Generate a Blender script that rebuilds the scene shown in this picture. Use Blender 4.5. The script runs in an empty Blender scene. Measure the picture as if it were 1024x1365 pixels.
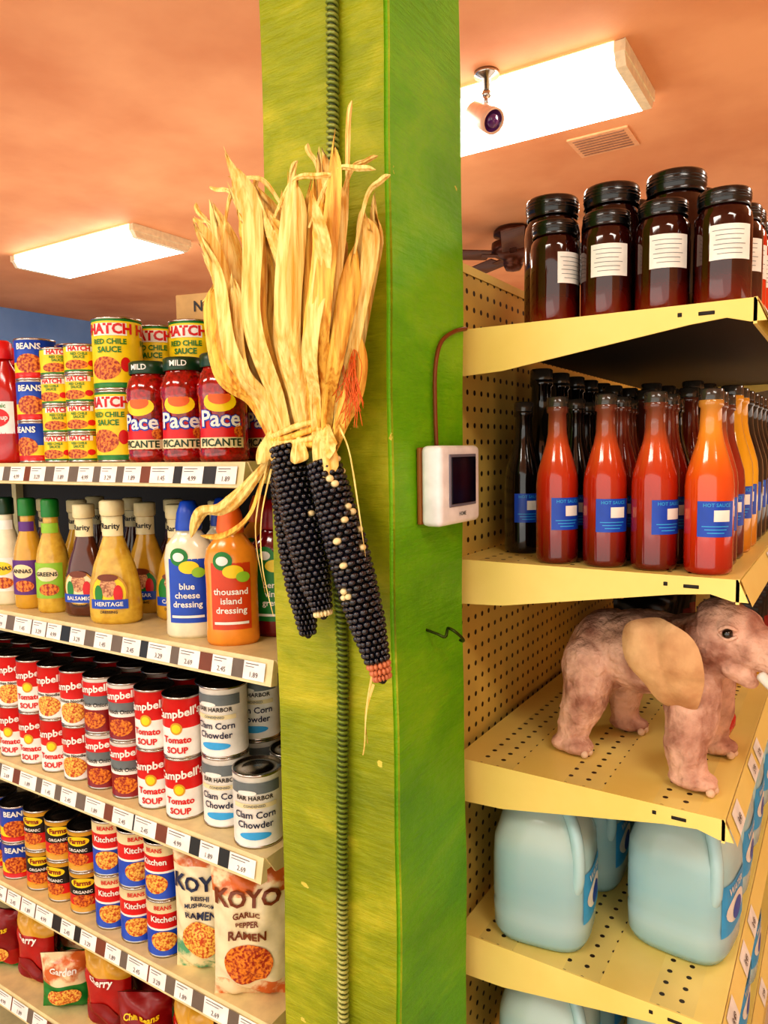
import bpy, bmesh, math, random
from mathutils import Vector, Matrix
random.seed(11)
sc = bpy.context.scene
sc.view_settings.view_transform = 'Standard'
try: sc.view_settings.look = 'Medium High Contrast'
except Exception: sc.view_settings.look = 'None'
sc.view_settings.exposure = .2
PI = math.pi

# ------------------------------------------------------------------ materials
def L(c):
    return tuple([(v/255/12.92 if v/255 <= .04045 else ((v/255+.055)/1.055)**2.4) for v in c]) + (1,)
_m = {}
def mat(name, col, rough=.5, metal=0, spec=.5, noise=None, bump=None, coat=0, emit=0, sss=0, sc3=(1,1,1), trans=0):
    if name in _m: return _m[name]
    m = bpy.data.materials.new(name); m.use_nodes = True; _m[name] = m
    nt = m.node_tree; b = nt.nodes['Principled BSDF']
    b.inputs['Base Color'].default_value = L(col)
    b.inputs['Roughness'].default_value = rough
    b.inputs['Metallic'].default_value = metal
    b.inputs['Specular IOR Level'].default_value = spec
    b.inputs['Coat Weight'].default_value = coat
    b.inputs['Coat Roughness'].default_value = .08
    b.inputs['Transmission Weight'].default_value = trans
    if sss:
        b.inputs['Subsurface Weight'].default_value = sss
        b.inputs['Subsurface Radius'].default_value = (.02,.02,.02)
    if emit:
        b.inputs['Emission Color'].default_value = L(col)
        b.inputs['Emission Strength'].default_value = emit
    tc = nt.nodes.new('ShaderNodeTexCoord'); mp = nt.nodes.new('ShaderNodeMapping')
    mp.inputs['Scale'].default_value = sc3
    nt.links.new(tc.outputs['Object'], mp.inputs['Vector'])
    if noise is None: noise = (tuple(max(0,c*.93) for c in col), 40, .35, .65)
    n = nt.nodes.new('ShaderNodeTexNoise'); n.inputs['Scale'].default_value = noise[1]; n.inputs['Detail'].default_value = 5
    nt.links.new(mp.outputs[0], n.inputs['Vector'])
    r = nt.nodes.new('ShaderNodeValToRGB')
    r.color_ramp.elements[0].position = noise[2]; r.color_ramp.elements[1].position = noise[3]
    r.color_ramp.elements[0].color = L(noise[0]); r.color_ramp.elements[1].color = L(col)
    nt.links.new(n.outputs['Fac'], r.inputs[0]); nt.links.new(r.outputs[0], b.inputs['Base Color'])
    if bump:
        n2 = nt.nodes.new('ShaderNodeTexNoise'); n2.inputs['Scale'].default_value = bump[0]; n2.inputs['Detail'].default_value = 6
        nt.links.new(mp.outputs[0], n2.inputs['Vector'])
        bp = nt.nodes.new('ShaderNodeBump'); bp.inputs['Strength'].default_value = bump[1]; bp.inputs['Distance'].default_value = bump[2]
        nt.links.new(n2.outputs['Fac'], bp.inputs['Height']); nt.links.new(bp.outputs[0], b.inputs['Normal'])
    return m

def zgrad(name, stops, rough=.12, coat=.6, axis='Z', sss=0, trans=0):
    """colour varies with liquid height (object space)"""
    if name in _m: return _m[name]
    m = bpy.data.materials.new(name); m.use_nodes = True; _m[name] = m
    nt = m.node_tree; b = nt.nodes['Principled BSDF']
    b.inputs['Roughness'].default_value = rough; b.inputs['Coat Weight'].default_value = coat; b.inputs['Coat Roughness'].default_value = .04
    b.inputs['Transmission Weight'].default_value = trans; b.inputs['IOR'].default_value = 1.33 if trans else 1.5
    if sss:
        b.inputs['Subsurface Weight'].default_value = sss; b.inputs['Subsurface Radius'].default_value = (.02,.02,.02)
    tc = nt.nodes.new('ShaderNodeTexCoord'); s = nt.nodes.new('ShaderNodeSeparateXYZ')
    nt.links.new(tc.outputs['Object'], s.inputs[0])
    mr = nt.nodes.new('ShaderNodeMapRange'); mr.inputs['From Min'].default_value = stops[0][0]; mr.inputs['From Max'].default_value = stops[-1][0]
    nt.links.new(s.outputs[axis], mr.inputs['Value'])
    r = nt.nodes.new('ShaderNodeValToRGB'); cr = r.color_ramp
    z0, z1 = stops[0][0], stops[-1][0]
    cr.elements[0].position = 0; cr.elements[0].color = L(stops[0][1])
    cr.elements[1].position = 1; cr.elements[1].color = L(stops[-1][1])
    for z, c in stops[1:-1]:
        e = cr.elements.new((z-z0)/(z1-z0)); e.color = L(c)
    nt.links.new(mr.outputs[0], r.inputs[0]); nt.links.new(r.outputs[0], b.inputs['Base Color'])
    return m

def dotmat(name, col, hole, axes, pitch, rad, rough=.45):
    m = bpy.data.materials.new(name); m.use_nodes = True; _m[name] = m
    nt = m.node_tree; b = nt.nodes['Principled BSDF']; b.inputs['Roughness'].default_value = rough
    tc = nt.nodes.new('ShaderNodeTexCoord'); s = nt.nodes.new('ShaderNodeSeparateXYZ')
    nt.links.new(tc.outputs['Object'], s.inputs[0])
    def mth(op, a, v=None, lnk=None):
        n = nt.nodes.new('ShaderNodeMath'); n.operation = op
        nt.links.new(a, n.inputs[0])
        if lnk is not None: nt.links.new(lnk, n.inputs[1])
        elif v is not None: n.inputs[1].default_value = v
        return n.outputs[0]
    sq = []
    for ax in axes:
        a = mth('DIVIDE', s.outputs[ax], pitch); a = mth('FRACT', a); a = mth('SUBTRACT', a, .5)
        sq.append(mth('MULTIPLY', a, lnk=a))
    d = mth('ADD', sq[0], lnk=sq[1]); d = mth('LESS_THAN', d, (rad/pitch)**2)
    n = nt.nodes.new('ShaderNodeTexNoise'); n.inputs['Scale'].default_value = 9
    nt.links.new(tc.outputs['Object'], n.inputs['Vector'])
    r = nt.nodes.new('ShaderNodeValToRGB'); r.color_ramp.elements[0].position = .3; r.color_ramp.elements[1].position = .7
    r.color_ramp.elements[0].color = L(tuple(c*.9 for c in col)); r.color_ramp.elements[1].color = L(col)
    nt.links.new(n.outputs['Fac'], r.inputs[0])
    mx = nt.nodes.new('ShaderNodeMix'); mx.data_type = 'RGBA'
    nt.links.new(d, mx.inputs[0]); nt.links.new(r.outputs[0], mx.inputs[6]); mx.inputs[7].default_value = L(hole)
    nt.links.new(mx.outputs[2], b.inputs['Base Color'])
    return m

# ------------------------------------------------------------------ mesh builder
_txt = {}
def text_geo(s, fat=.0):
    k = (s, fat)
    if k in _txt: return _txt[k]
    cu = bpy.data.curves.new('t', 'FONT'); cu.body = s; cu.align_x = 'CENTER'; cu.align_y = 'CENTER'
    cu.resolution_u = 2; cu.offset = fat; cu.size = 1
    ob = bpy.data.objects.new('t', cu); sc.collection.objects.link(ob)
    dg = bpy.context.evaluated_depsgraph_get(); dg.update()
    me = bpy.data.meshes.new_from_object(ob.evaluated_get(dg))
    v = [tuple(p.co) for p in me.vertices]; f = [tuple(p.vertices) for p in me.polygons]
    bpy.data.objects.remove(ob); bpy.data.curves.remove(cu); bpy.data.meshes.remove(me)
    _txt[k] = (v, f); return _txt[k]

_ico = {}
def ico(n):
    if n not in _ico:
        bm = bmesh.new(); bmesh.ops.create_icosphere(bm, subdivisions=n, radius=1)
        bm.verts.ensure_lookup_table()
        _ico[n] = ([v.co.copy() for v in bm.verts], [[v.index for v in f.verts] for f in bm.faces]); bm.free()
    return _ico[n]

class MB:
    def __init__(s): s.v=[]; s.f=[]; s.m=[]; s.s=[]; s.mats=[]
    def mi(s, m):
        if m not in s.mats: s.mats.append(m)
        return s.mats.index(m)
    def add(s, vs, fs, m, smooth=True, M=None):
        o = len(s.v)
        for v in vs:
            v = Vector(v)
            if M is not None: v = M @ v
            s.v.append(v)
        ml = m if isinstance(m, list) else None
        for i, f in enumerate(fs):
            s.f.append([a+o for a in f]); s.m.append(s.mi(ml[i] if ml else m)); s.s.append(smooth)
    def box(s, x0,x1,y0,y1,z0,z1, m, M=None, under=None):
        vs=[(x,y,z) for x in (x0,x1) for y in (y0,y1) for z in (z0,z1)]
        fs=[(0,1,3,2),(4,6,7,5),(0,4,5,1),(2,3,7,6),(0,2,6,4),(1,5,7,3)]
        s.add(vs, fs, [m,m,m,m,under or m,m], False, M)
    def rbox(s, cx,cy,cz, sx,sy,sz, bev, m, M=None, seg=3):
        bm = bmesh.new(); bmesh.ops.create_cube(bm, size=1)
        for v in bm.verts: v.co = Vector((v.co.x*sx, v.co.y*sy, v.co.z*sz))
        bmesh.ops.bevel(bm, geom=bm.edges[:], offset=bev, segments=seg, affect='EDGES', profile=.5)
        bm.verts.index_update()
        vs=[v.co+Vector((cx,cy,cz)) for v in bm.verts]; fs=[[v.index for v in f.verts] for f in bm.faces]; bm.free()
        s.add(vs, fs, m, True, M)
    def lathe(s, prof, mats, seg=24, M=None, n=None):
        rings=[]; vs=[]; fs=[]; fm=[]
        for i,(r,z) in enumerate(prof):
            nn = n[i] if n else 2
            ring=[]
            for j in range(seg):
                th = 2*PI*j/seg; k = 1
                if nn != 2: k = (abs(math.cos(th))**nn+abs(math.sin(th))**nn)**(-1/nn)
                ring.append(len(vs)); vs.append((r*k*math.sin(th), -r*k*math.cos(th), z))
            rings.append(ring)
        for i in range(len(prof)-1):
            mm = mats[i] if isinstance(mats, list) else mats
            for j in range(seg):
                j2=(j+1)%seg
                fs.append((rings[i][j],rings[i][j2],rings[i+1][j2],rings[i+1][j])); fm.append(mm)
        s.add(vs, fs, fm, True, M)
        return s
    def patch(s, rf, th, w, z, h, m, shape='rect', off=.0006, M=None, tilt=0):
        if not callable(rf): R=rf; rf=lambda t: R
        r0 = rf(th)
        vs=[]; fs=[]
        def P(a,b):
            t = th + a/r0; r = rf(t)+off
            return (r*math.sin(t), -r*math.cos(t), z+b)
        if shape == 'rect':
            nx=max(2,int(w/.005))
            for i in range(nx+1):
                a=-w/2+w*i/nx
                vs += [P(a,-h/2+tilt*a),P(a,h/2+tilt*a)]
            fs=[(2*i,2*i+2,2*i+3,2*i+1) for i in range(nx)]
        else:
            vs.append(P(0,0)); N=20; K=3
            for k in range(1,K+1):
                for j in range(N):
                    t=2*PI*j/N; vs.append(P(w/2*k/K*math.cos(t), h/2*k/K*math.sin(t)))
            for j in range(N): fs.append((0,1+j,1+(j+1)%N))
            for k in range(K-1):
                for j in range(N):
                    a=1+k*N+j; b=1+k*N+(j+1)%N; fs.append((a,a+N,b+N,b))
        s.add(vs, fs, m, True, M)
    def text(s, t, rf, th, z, size, m, off=.0012, fat=.02, M=None, slant=0, sx=1):
        if not callable(rf): R=rf; rf=lambda q: R
        v,f = text_geo(t, fat); r0=rf(th); out=[]
        for x,y,_ in v:
            x=x*size*sx; y=y*size
            q=th+x/r0; r=rf(q)+off
            out.append((r*math.sin(q), -r*math.cos(q), z+y+slant*x))
        s.add(out, f, m, False, M)
    def textf(s, t, fn, size, m, fat=.02):
        v,f = text_geo(t, fat)
        s.add([fn(x*size,y*size) for x,y,_ in v], f, m, False)
    def tube(s, pts, rad, m, seg=10, cap=True, M=None):
        pts=[Vector(p) for p in pts]; n=len(pts)
        R = rad if isinstance(rad,(list,tuple)) else [rad]*n
        vs=[]; fs=[]; up=None
        for i,p in enumerate(pts):
            t=(pts[min(i+1,n-1)]-pts[max(i-1,0)]).normalized()
            if up is None:
                up = Vector((0,0,1)) if abs(t.z)<.9 else Vector((1,0,0))
            a=(up - t*up.dot(t)).normalized(); b=t.cross(a); up=a
            for j in range(seg):
                q=2*PI*j/seg; vs.append(p+(a*math.cos(q)+b*math.sin(q))*R[min(i,len(R)-1)])
        for i in range(n-1):
            for j in range(seg):
                j2=(j+1)%seg; fs.append((i*seg+j,i*seg+j2,(i+1)*seg+j2,(i+1)*seg+j))
        if cap:
            fs.append(tuple(range(seg))[::-1]); fs.append(tuple((n-1)*seg+j for j in range(seg)))
        s.add(vs, fs, m, True, M)
    def ball(s, c, r, m, n=2, M=None):
        v,f=ico(n); r = (r,r,r) if not isinstance(r,(tuple,list)) else r
        T = Matrix.Translation(c)
        if M is not None: T = T @ M
        s.add([T@Vector((p.x*r[0],p.y*r[1],p.z*r[2])) for p in v], f, m, True)
    def mesh(s, name):
        me=bpy.data.meshes.new(name); me.from_pydata([tuple(v) for v in s.v],[],s.f)
        for m in s.mats: me.materials.append(m)
        me.polygons.foreach_set('material_index', s.m); me.polygons.foreach_set('use_smooth', s.s)
        me.update(); return me
    def obj(s, name, parent=None, loc=(0,0,0)):
        return put(s.mesh(name), name, *loc, parent=parent)

def put(me, name, x=0, y=0, z=0, rz=0, parent=None, scl=1):
    o=bpy.data.objects.new(name, me); sc.collection.objects.link(o)
    o.location=(x,y,z); o.rotation_euler=(0,0,math.radians(rz)); o.scale=(scl,)*3
    if parent: o.parent=parent
    return o
def empty(name, loc=(0,0,0)):
    o=bpy.data.objects.new(name,None); o.location=loc; o.empty_display_size=.1; sc.collection.objects.link(o); return o
def catmull(P, n=8):
    P=[Vector(p) for p in P]; out=[]
    for i in range(len(P)-1):
        p0=P[max(i-1,0)];p1=P[i];p2=P[i+1];p3=P[min(i+2,len(P)-1)]
        for k in range(n):
            t=k/n; out.append(.5*((2*p1)+(-p0+p2)*t+(2*p0-5*p1+4*p2-p3)*t*t+(-p0+3*p1-3*p2+p3)*t**3))
    out.append(P[-1]); return out

# ------------------------------------------------------------------ palette
RED=mat('label_red',(215,20,22),.35); DRED=mat('label_dark_red',(140,8,12),.35)
WHITE=mat('label_white',(245,242,232),.4); CREAM=mat('label_cream',(240,225,175),.4)
YEL=mat('label_yellow',(248,215,20),.35); GOLD=mat('label_gold',(215,160,40),.3)
BLUE=mat('label_blue',(20,75,190),.35); NAVY=mat('label_navy',(15,30,70),.4); LBLUE=mat('label_light_blue',(60,170,230),.4)
GREEN=mat('label_green',(25,130,45),.4); DGREEN=mat('lid_green',(15,60,30),.3); LGREEN=mat('label_lime',(150,200,50),.4)
ORG=mat('label_orange',(235,105,25),.35); BLACK=mat('label_black',(14,12,12),.35); GREY=mat('label_grey',(110,120,122),.45)
TEAL=mat('label_teal',(60,160,150),.4); BROWN=mat('label_brown',(120,55,20),.4); PURP=mat('label_purple',(95,40,130),.4)
FOOD=mat('label_food_picture',(235,140,40),.4,noise=((150,30,10),220,.4,.6))
FOOD2=mat('label_soup_picture',(245,200,90),.4,noise=((190,70,20),260,.4,.6))
STEEL=mat('tin_steel',(190,185,178),.22,metal=1)
LIDBLK=mat('lid_black',(10,9,10),.25,coat=.5)
GLASSAM=zgrad('jar_dark_honey',[(0,(116,22,6)),(.04,(56,9,4)),(.2,(20,4,3))],rough=.08)
GLASSRED=zgrad('jar_red_jam',[(0,(235,70,15)),(.1,(200,35,10)),(.2,(130,12,8))])
SALSA=mat('salsa_glass',(180,14,10),.1,coat=.7,noise=((110,4,4),150,.35,.65))
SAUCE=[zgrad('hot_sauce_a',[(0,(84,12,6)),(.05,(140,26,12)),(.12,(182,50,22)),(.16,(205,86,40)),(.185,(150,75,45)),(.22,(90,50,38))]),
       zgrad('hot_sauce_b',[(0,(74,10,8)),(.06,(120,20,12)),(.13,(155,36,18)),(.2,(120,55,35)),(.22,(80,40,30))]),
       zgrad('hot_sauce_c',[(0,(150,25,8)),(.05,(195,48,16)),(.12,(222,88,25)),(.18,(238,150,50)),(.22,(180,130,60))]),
       zgrad('dark_syrup',[(0,(22,8,8)),(.1,(12,9,11)),(.22,(26,22,18))])]

# ------------------------------------------------------------------ room
room_e=2.84
ceilm=mat('ceiling_paint',(234,170,122),.75,noise=((206,134,88),1.5,.3,.7),bump=(60,.2,.002))
floorm=mat('floor_vinyl',(215,200,175),.35,noise=((190,170,145),3,.35,.65))
wallb=mat('wall_blue_paint',(130,175,240),.7,noise=((100,148,220),2,.3,.7))
wallw=mat('wall_warm_paint',(235,195,145),.7)
b=MB(); b.box(-6.5,3.5,-3,7.5,-.1,0,floorm); b.obj('floor')
b=MB(); b.box(-6.5,3.5,-3,7.5,room_e,room_e+.1,ceilm); b.obj('ceiling')
b=MB(); b.box(-6.6,-6.5,-3,7.5,0,room_e,wallb); b.obj('wall_left')
b=MB(); b.box(-6.5,3.5,7.5,7.6,0,room_e,wallw); b.obj('wall_back')
b=MB(); b.box(3.5,3.6,-3,7.5,0,room_e,wallw); b.obj('wall_right')
b=MB(); b.box(-6.5,-6.48,-3,7.5,0,.1,WHITE); b.obj('baseboard_left')

# ceiling lamps
diff=mat('lamp_diffuser',(255,250,240),.4,emit=12)
diffs=mat('lamp_diffuser_side',(255,225,170),.4,emit=2.2)
enam=mat('lamp_enamel',(245,230,195),.4)
def fixture(x0,x1,y0,y1):
    b=MB(); zt=room_e-.001; zb=zt-.075
    prof=[(y0,zt),(y0,zt-.035),(y0+.025,zb),(y1-.025,zb),(y1,zt-.035),(y1,zt)]
    vs=[]; fs=[]
    xa,xb=x0+.035,x1-.035
    for x in (xa,xb):
        for y,z in prof: vs.append((x,y,z))
    n=len(prof); fm=[diffs,diff,diff,diff,diffs]
    for i in range(n-1): fs.append((i,i+1,n+i+1,n+i))
    b.add(vs,fs,fm,False)
    for a,c in ((x0,xa),(xb,x1)):
        vs=[(x,y,z) for x in (a,c) for y,z in prof]
        fs=[(i,i+1,n+i+1,n+i) for i in range(n-1)]+[tuple(range(n)),tuple(range(n,2*n))]
        b.add(vs,fs,enam,False)
    b.box(x0-.004,x0,y0-.004,y1+.004,zt-.04,zt,enam); b.box(x1,x1+.004,y0-.004,y1+.004,zt-.04,zt,enam)
    b.obj('ceiling_lamp')
fixture(-1.9,-.67,2.567,2.99); fixture(-4.8,-3.56,2.92,3.36)
fixture(-1.5,-.28,-1.35,-.95); fixture(.55,1.77,-.6,-.2); fixture(-3.4,-2.18,-1.3,-.9); fixture(.7,1.9,2.5,2.9)
fixture(-1.3,-.1,5.4,5.8)
def ceiling_fill(x,y,z,sx,sy,pw):  # added area lights without fixtures, facing up to brighten the ceiling
    l=bpy.data.lights.new('ceiling_fill','AREA'); l.shape='RECTANGLE'; l.size=sx; l.size_y=sy; l.energy=pw; l.color=(1,.93,.84)
    o=bpy.data.objects.new('ceiling_fill',l); sc.collection.objects.link(o); o.location=(x,y,z); o.rotation_euler=(PI,0,0)
ceiling_fill(-3.2,2.4,1.3,3.2,1.4,26); ceiling_fill(1.2,2.2,1.3,1.6,2.5,15); ceiling_fill(-1.8,-.9,1.2,4,1.2,10); ceiling_fill(-2.4,5.4,1.2,5,2,16)

# security camera
b=MB(); cx,cy=-1.14,2.515
pl=mat('camera_plastic',(235,190,160),.35); lens=mat('camera_lens',(90,40,110),.1,coat=1)
b.lathe([(0,-.0),(.045,0),(.045,-.014),(.014,-.024),(.011,-.07),(0,-.071)],STEEL,20,Matrix.Translation((cx,cy,room_e)))
b.ball((cx,cy,room_e-.075),.018,STEEL)
d=Vector((1.0,-.55,-.75)).normalized(); q=d.to_track_quat('Z','Y').to_matrix().to_4x4()
M=Matrix.Translation((cx-.01,cy,room_e-.15))@q
b.lathe([(0,-.085),(.03,-.085),(.040,-.065),(.045,.05),(.045,.066),(.038,.068),(.037,.06),(0,.055)],[pl]*6+[lens],24,M)
b.lathe([(.024,.06),(.022,.068),(0,.072)],lens,20,M)
b.tube([(cx,cy,room_e-.07),(cx-.005,cy+.005,room_e-.12)],.009,STEEL)
b.obj('security_camera')
# vent
b=MB(); vx,vy=-.96,3.35; gm=mat('vent_metal',(236,176,128),.5); dk=mat('vent_dark',(150,105,80),.7)
b.box(vx-.13,vx+.13,vy-.11,vy+.11,room_e-.008,room_e,gm)
for i in range(7): b.box(vx-.11,vx+.11,vy-.09+i*.028,vy-.082+i*.028,room_e-.011,room_e-.007,dk)
b.obj('ceiling_vent')
# ceiling fan
fe=MB(); fx,fy=-1.78,4.31; br=mat('fan_bronze',(80,40,22),.3,metal=.6); bl=mat('fan_blade_wood',(90,45,25),.4,noise=((55,24,12),8,.3,.7),sc3=(1,12,1))
fe.lathe([(0,0),(.1,0),(.12,-.02),(.12,-.045),(.085,-.055),(.085,-.075),(.13,-.09),(.135,-.15),(.09,-.175),(.06,-.19),(.06,-.22),(.045,-.25),(0,-.26)],br,28,Matrix.Translation((fx,fy,room_e)))
for k in range(5):
    M=Matrix.Translation((fx,fy,room_e-.165))@Matrix.Rotation(math.radians(148+72*k),4,'Z')@Matrix.Rotation(math.radians(10),4,'X')
    fe.rbox(.36,0,0,.42,.13,.008,.003,bl,M,1); fe.box(.1,.2,-.02,.02,-.006,.002,br,M)
fe.obj('ceiling_fan')

# ------------------------------------------------------------------ green post
def postmat(name,c1,c2,c3):
    m=bpy.data.materials.new(name); m.use_nodes=True; nt=m.node_tree; p=nt.nodes['Principled BSDF']
    p.inputs['Roughness'].default_value=.42; p.inputs['Specular IOR Level'].default_value=.4
    tc=nt.nodes.new('ShaderNodeTexCoord'); mp=nt.nodes.new('ShaderNodeMapping'); mp.inputs['Scale'].default_value=(2.5,2.5,5)
    mp.inputs['Rotation'].default_value=(0,.4,0)
    nt.links.new(tc.outputs['Object'],mp.inputs[0])
    n=nt.nodes.new('ShaderNodeTexNoise'); n.inputs['Scale'].default_value=1.6; n.inputs['Detail'].default_value=12; n.inputs['Roughness'].default_value=.66; n.inputs['Distortion'].default_value=.4
    nt.links.new(mp.outputs[0],n.inputs['Vector'])
    r=nt.nodes.new('ShaderNodeValToRGB'); cr=r.color_ramp
    cr.elements[0].position=.33; cr.elements[0].color=L(c1); cr.elements[1].position=.68; cr.elements[1].color=L(c3)
    e=cr.elements.new(.5); e.color=L(c2)
    nt.links.new(n.outputs['Fac'],r.inputs[0])
    nv=nt.nodes.new('ShaderNodeTexNoise'); nv.inputs['Scale'].default_value=14; nv.inputs['Detail'].default_value=8
    nt.links.new(tc.outputs['Object'],nv.inputs['Vector'])
    g=nt.nodes.new('ShaderNodeMath'); g.operation='GREATER_THAN'; g.inputs[1].default_value=.70; nt.links.new(nv.outputs['Fac'],g.inputs[0])
    mx=nt.nodes.new('ShaderNodeMix'); mx.data_type='RGBA'; nt.links.new(g.outputs[0],mx.inputs[0]); nt.links.new(r.outputs[0],mx.inputs[6]); mx.inputs[7].default_value=L((215,200,85))
    nt.links.new(mx.outputs[2],p.inputs['Base Color'])
    mp2=nt.nodes.new('ShaderNodeMapping'); mp2.inputs['Scale'].default_value=(8,8,60); mp2.inputs['Rotation'].default_value=(0,.25,0)
    nt.links.new(tc.outputs['Object'],mp2.inputs[0])
    n2=nt.nodes.new('ShaderNodeTexNoise'); n2.inputs['Scale'].default_value=2; n2.inputs['Detail'].default_value=8; n2.inputs['Roughness'].default_value=.6
    nt.links.new(mp2.outputs[0],n2.inputs['Vector'])
    bp=nt.nodes.new('ShaderNodeBump'); bp.inputs['Strength'].default_value=.6; bp.inputs['Distance'].default_value=.006
    nt.links.new(n2.outputs['Fac'],bp.inputs['Height'])
    n3=nt.nodes.new('ShaderNodeTexNoise'); n3.inputs['Scale'].default_value=45; n3.inputs['Detail'].default_value=6
    nt.links.new(tc.outputs['Object'],n3.inputs['Vector'])
    bp2=nt.nodes.new('ShaderNodeBump'); bp2.inputs['Strength'].default_value=.5; bp2.inputs['Distance'].default_value=.004
    nt.links.new(n3.outputs['Fac'],bp2.inputs['Height']); nt.links.new(bp.outputs[0],bp2.inputs['Normal']); nt.links.new(bp2.outputs[0],p.inputs['Normal'])
    return m
pA=postmat('post_paint_warm_lit',(116,132,4),(146,156,8),(192,186,44))  # left face: warm light and yellow highlights put into the paint colour
pB=postmat('post_paint_side_tint',(92,164,6),(110,182,8),(138,196,24))  # right face: greener tint of the post, its different light painted in
bm=bmesh.new(); bmesh.ops.create_cube(bm,size=1)
for v in bm.verts: v.co=Vector((-.548+v.co.x*.19,.826+v.co.y*.19,1.42+v.co.z*2.838))
vert=[e for e in bm.edges if abs(e.verts[0].co.z-e.verts[1].co.z)>1]
bmesh.ops.bevel(bm,geom=vert,offset=.005,segments=3,affect='EDGES')
long=[e for e in bm.edges if abs(e.verts[0].co.z-e.verts[1].co.z)>1]
bmesh.ops.subdivide_edges(bm,edges=long,cuts=60,use_grid_fill=True)
for v in bm.verts:
    z=v.co.z; v.co.x+=.0014*math.sin(z*7+v.co.y*9)+.0008*math.sin(z*23); v.co.y+=.001*math.sin(z*9+2+v.co.x*5)
me=bpy.data.meshes.new('green_post'); bm.normal_update()
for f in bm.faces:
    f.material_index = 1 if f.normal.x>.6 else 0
    f.smooth = abs(f.normal.x)<.99 and abs(f.normal.y)<.99
bm.to_mesh(me); bm.free(); me.materials.append(pA); me.materials.append(pB)
put(me,'green_post')

# armoured cable: core + helical armour wire
cab=mat('armored_cable_metal',(182,186,112),.35,metal=.3,noise=((112,132,44),3,.4,.6)); cabc=mat('armored_cable_groove',(60,72,20),.6)
ctr=catmull([(-.516,.7215,2.835),(-.518,.7215,2.3),(-.522,.7215,1.9),(-.533,.7215,1.6),(-.532,.7215,1.4),(-.524,.7215,1.25),(-.529,.7215,1.05),(-.534,.7215,.8),(-.536,.7215,.4),(-.535,.7215,.012)],40)
b=MB(); b.tube(ctr,.0052,cabc,10)
cum=[0]
for a,c in zip(ctr,ctr[1:]): cum.append(cum[-1]+(c-a).length)
def at(sv):
    import bisect
    i=min(max(bisect.bisect(cum,sv)-1,0),len(ctr)-2); return ctr[i]+(ctr[i+1]-ctr[i])*((sv-cum[i])/max(1e-9,cum[i+1]-cum[i]))
pitch=.0068; N=int(cum[-1]/pitch*10); hp=[]
for i in range(N):
    c=at(cum[-1]*i/N); a=2*PI*i/10; hp.append(c+Vector((math.cos(a),math.sin(a),0))*.0058)
b.tube(hp,.0023,cab,6)
b.obj('armored_cable')

# ------------------------------------------------------------------ thermostat
b=MB(); tp=mat('thermostat_plastic',(248,248,250),.35); scr=mat('thermostat_screen',(5,8,30),.25,spec=.2); trm=mat('thermostat_trim',(120,120,135),.4)
ty,tz=.836,1.455
b.rbox(-.4495,ty+.004,tz,.006,.108,.096,.002,mat('thermostat_base',(150,95,35),.5))
b.rbox(-.4325,ty+.006,tz,.029,.112,.100,.007,tp)
b.rbox(-.4175,ty+.008,tz+.006,.003,.074,.066,.001,trm)
b.rbox(-.4162,ty+.008,tz+.006,.003,.067,.059,.001,scr)
b.textf('HOME',lambda x,y:(-.4176,ty+.008+x,tz-.037+y),.007,GREY)
b.obj('thermostat')
wire=mat('thermostat_wire_copper',(130,65,15),.5)
b=MB(); b.tube(catmull([(-.4485,.832,1.503),(-.449,.830,1.56),(-.4485,.831,1.605),(-.449,.848,1.638),(-.4485,.885,1.656),(-.449,.92,1.664)],8),.0028,wire,8); b.obj('thermostat_wire')
b=MB(); hy,hz=.81,1.265
path=[(-.456,hy,hz+.004),(-.44,hy+.002,hz),(-.43,hy+.006,hz-.004)]+[(-.420+.010*math.cos(t),hy+.016+.011*math.sin(t),hz-.002-.010*math.sin(t+.4)) for t in [3.6,4.2,4.8,5.4,6.0,6.6,7.2,7.8]]
b.tube(catmull(path,4),.0019,mat('hook_iron',(60,74,24),.3,metal=.8),8); b.obj('screw_hook')

# ------------------------------------------------------------------ corn bunch
husk=mat('corn_husk',(252,206,94),.5,noise=((206,134,38),6,.33,.58),bump=(7,1,.003),sc3=(32,32,1.8),sss=.05)
husk2=mat('corn_husk_pale',(255,228,146),.5,noise=((232,174,72),6,.32,.6),bump=(7,1,.003),sc3=(32,32,1.8),sss=.05)
root=empty('dried_corn_bunch',(-.53,.69,1.5))
def P(o):
    o.parent=root; o.matrix_parent_inverse=Matrix.Translation((.53,-.69,-1.5)); return o
def ribbon(b,pts,wid,curl,m,face=Vector((0,-1,0)),tw=0,ragged=0):
    pts=catmull(pts,8); n=len(pts); vs=[]; fs=[]; K=10
    ph=random.random()*6; off=[random.uniform(-1,1)*ragged for _ in range(K+1)]
    for i,p in enumerate(pts):
        t=(pts[min(i+1,n-1)]-pts[max(i-1,0)]).normalized(); u=i/(n-1)
        f=Matrix.Rotation(tw*u,3,t)@face
        side=t.cross(f).normalized(); nor=side.cross(t).normalized()
        w=wid(u)*(1+.10*math.sin(9*u+ph))
        fold=min(1,w/.010)
        for k in range(K+1):
            s=k/K*2-1
            vs.append(p+side*s*w*math.cos(curl*abs(s)*.5)+nor*(-curl*w*(s*s)*.8+fold*(.0022*math.sin(s*7+ph+u*4)+.0012*math.sin(s*15+ph)))+t*(off[k]*max(0,u-.8)*5))
    for i in range(n-1):
        for k in range(K):
            a=i*(K+1)+k; fs.append((a,a+1,a+K+2,a+K+1))
    b.add(vs,fs,m)
leaf=lambda W,e=1.8,tip=.0008: (lambda u: max(tip, W*(.42+.62*min(1,u/.5))*(1-max(0,(u-.8)/.2)**e)))
b=MB()
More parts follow.
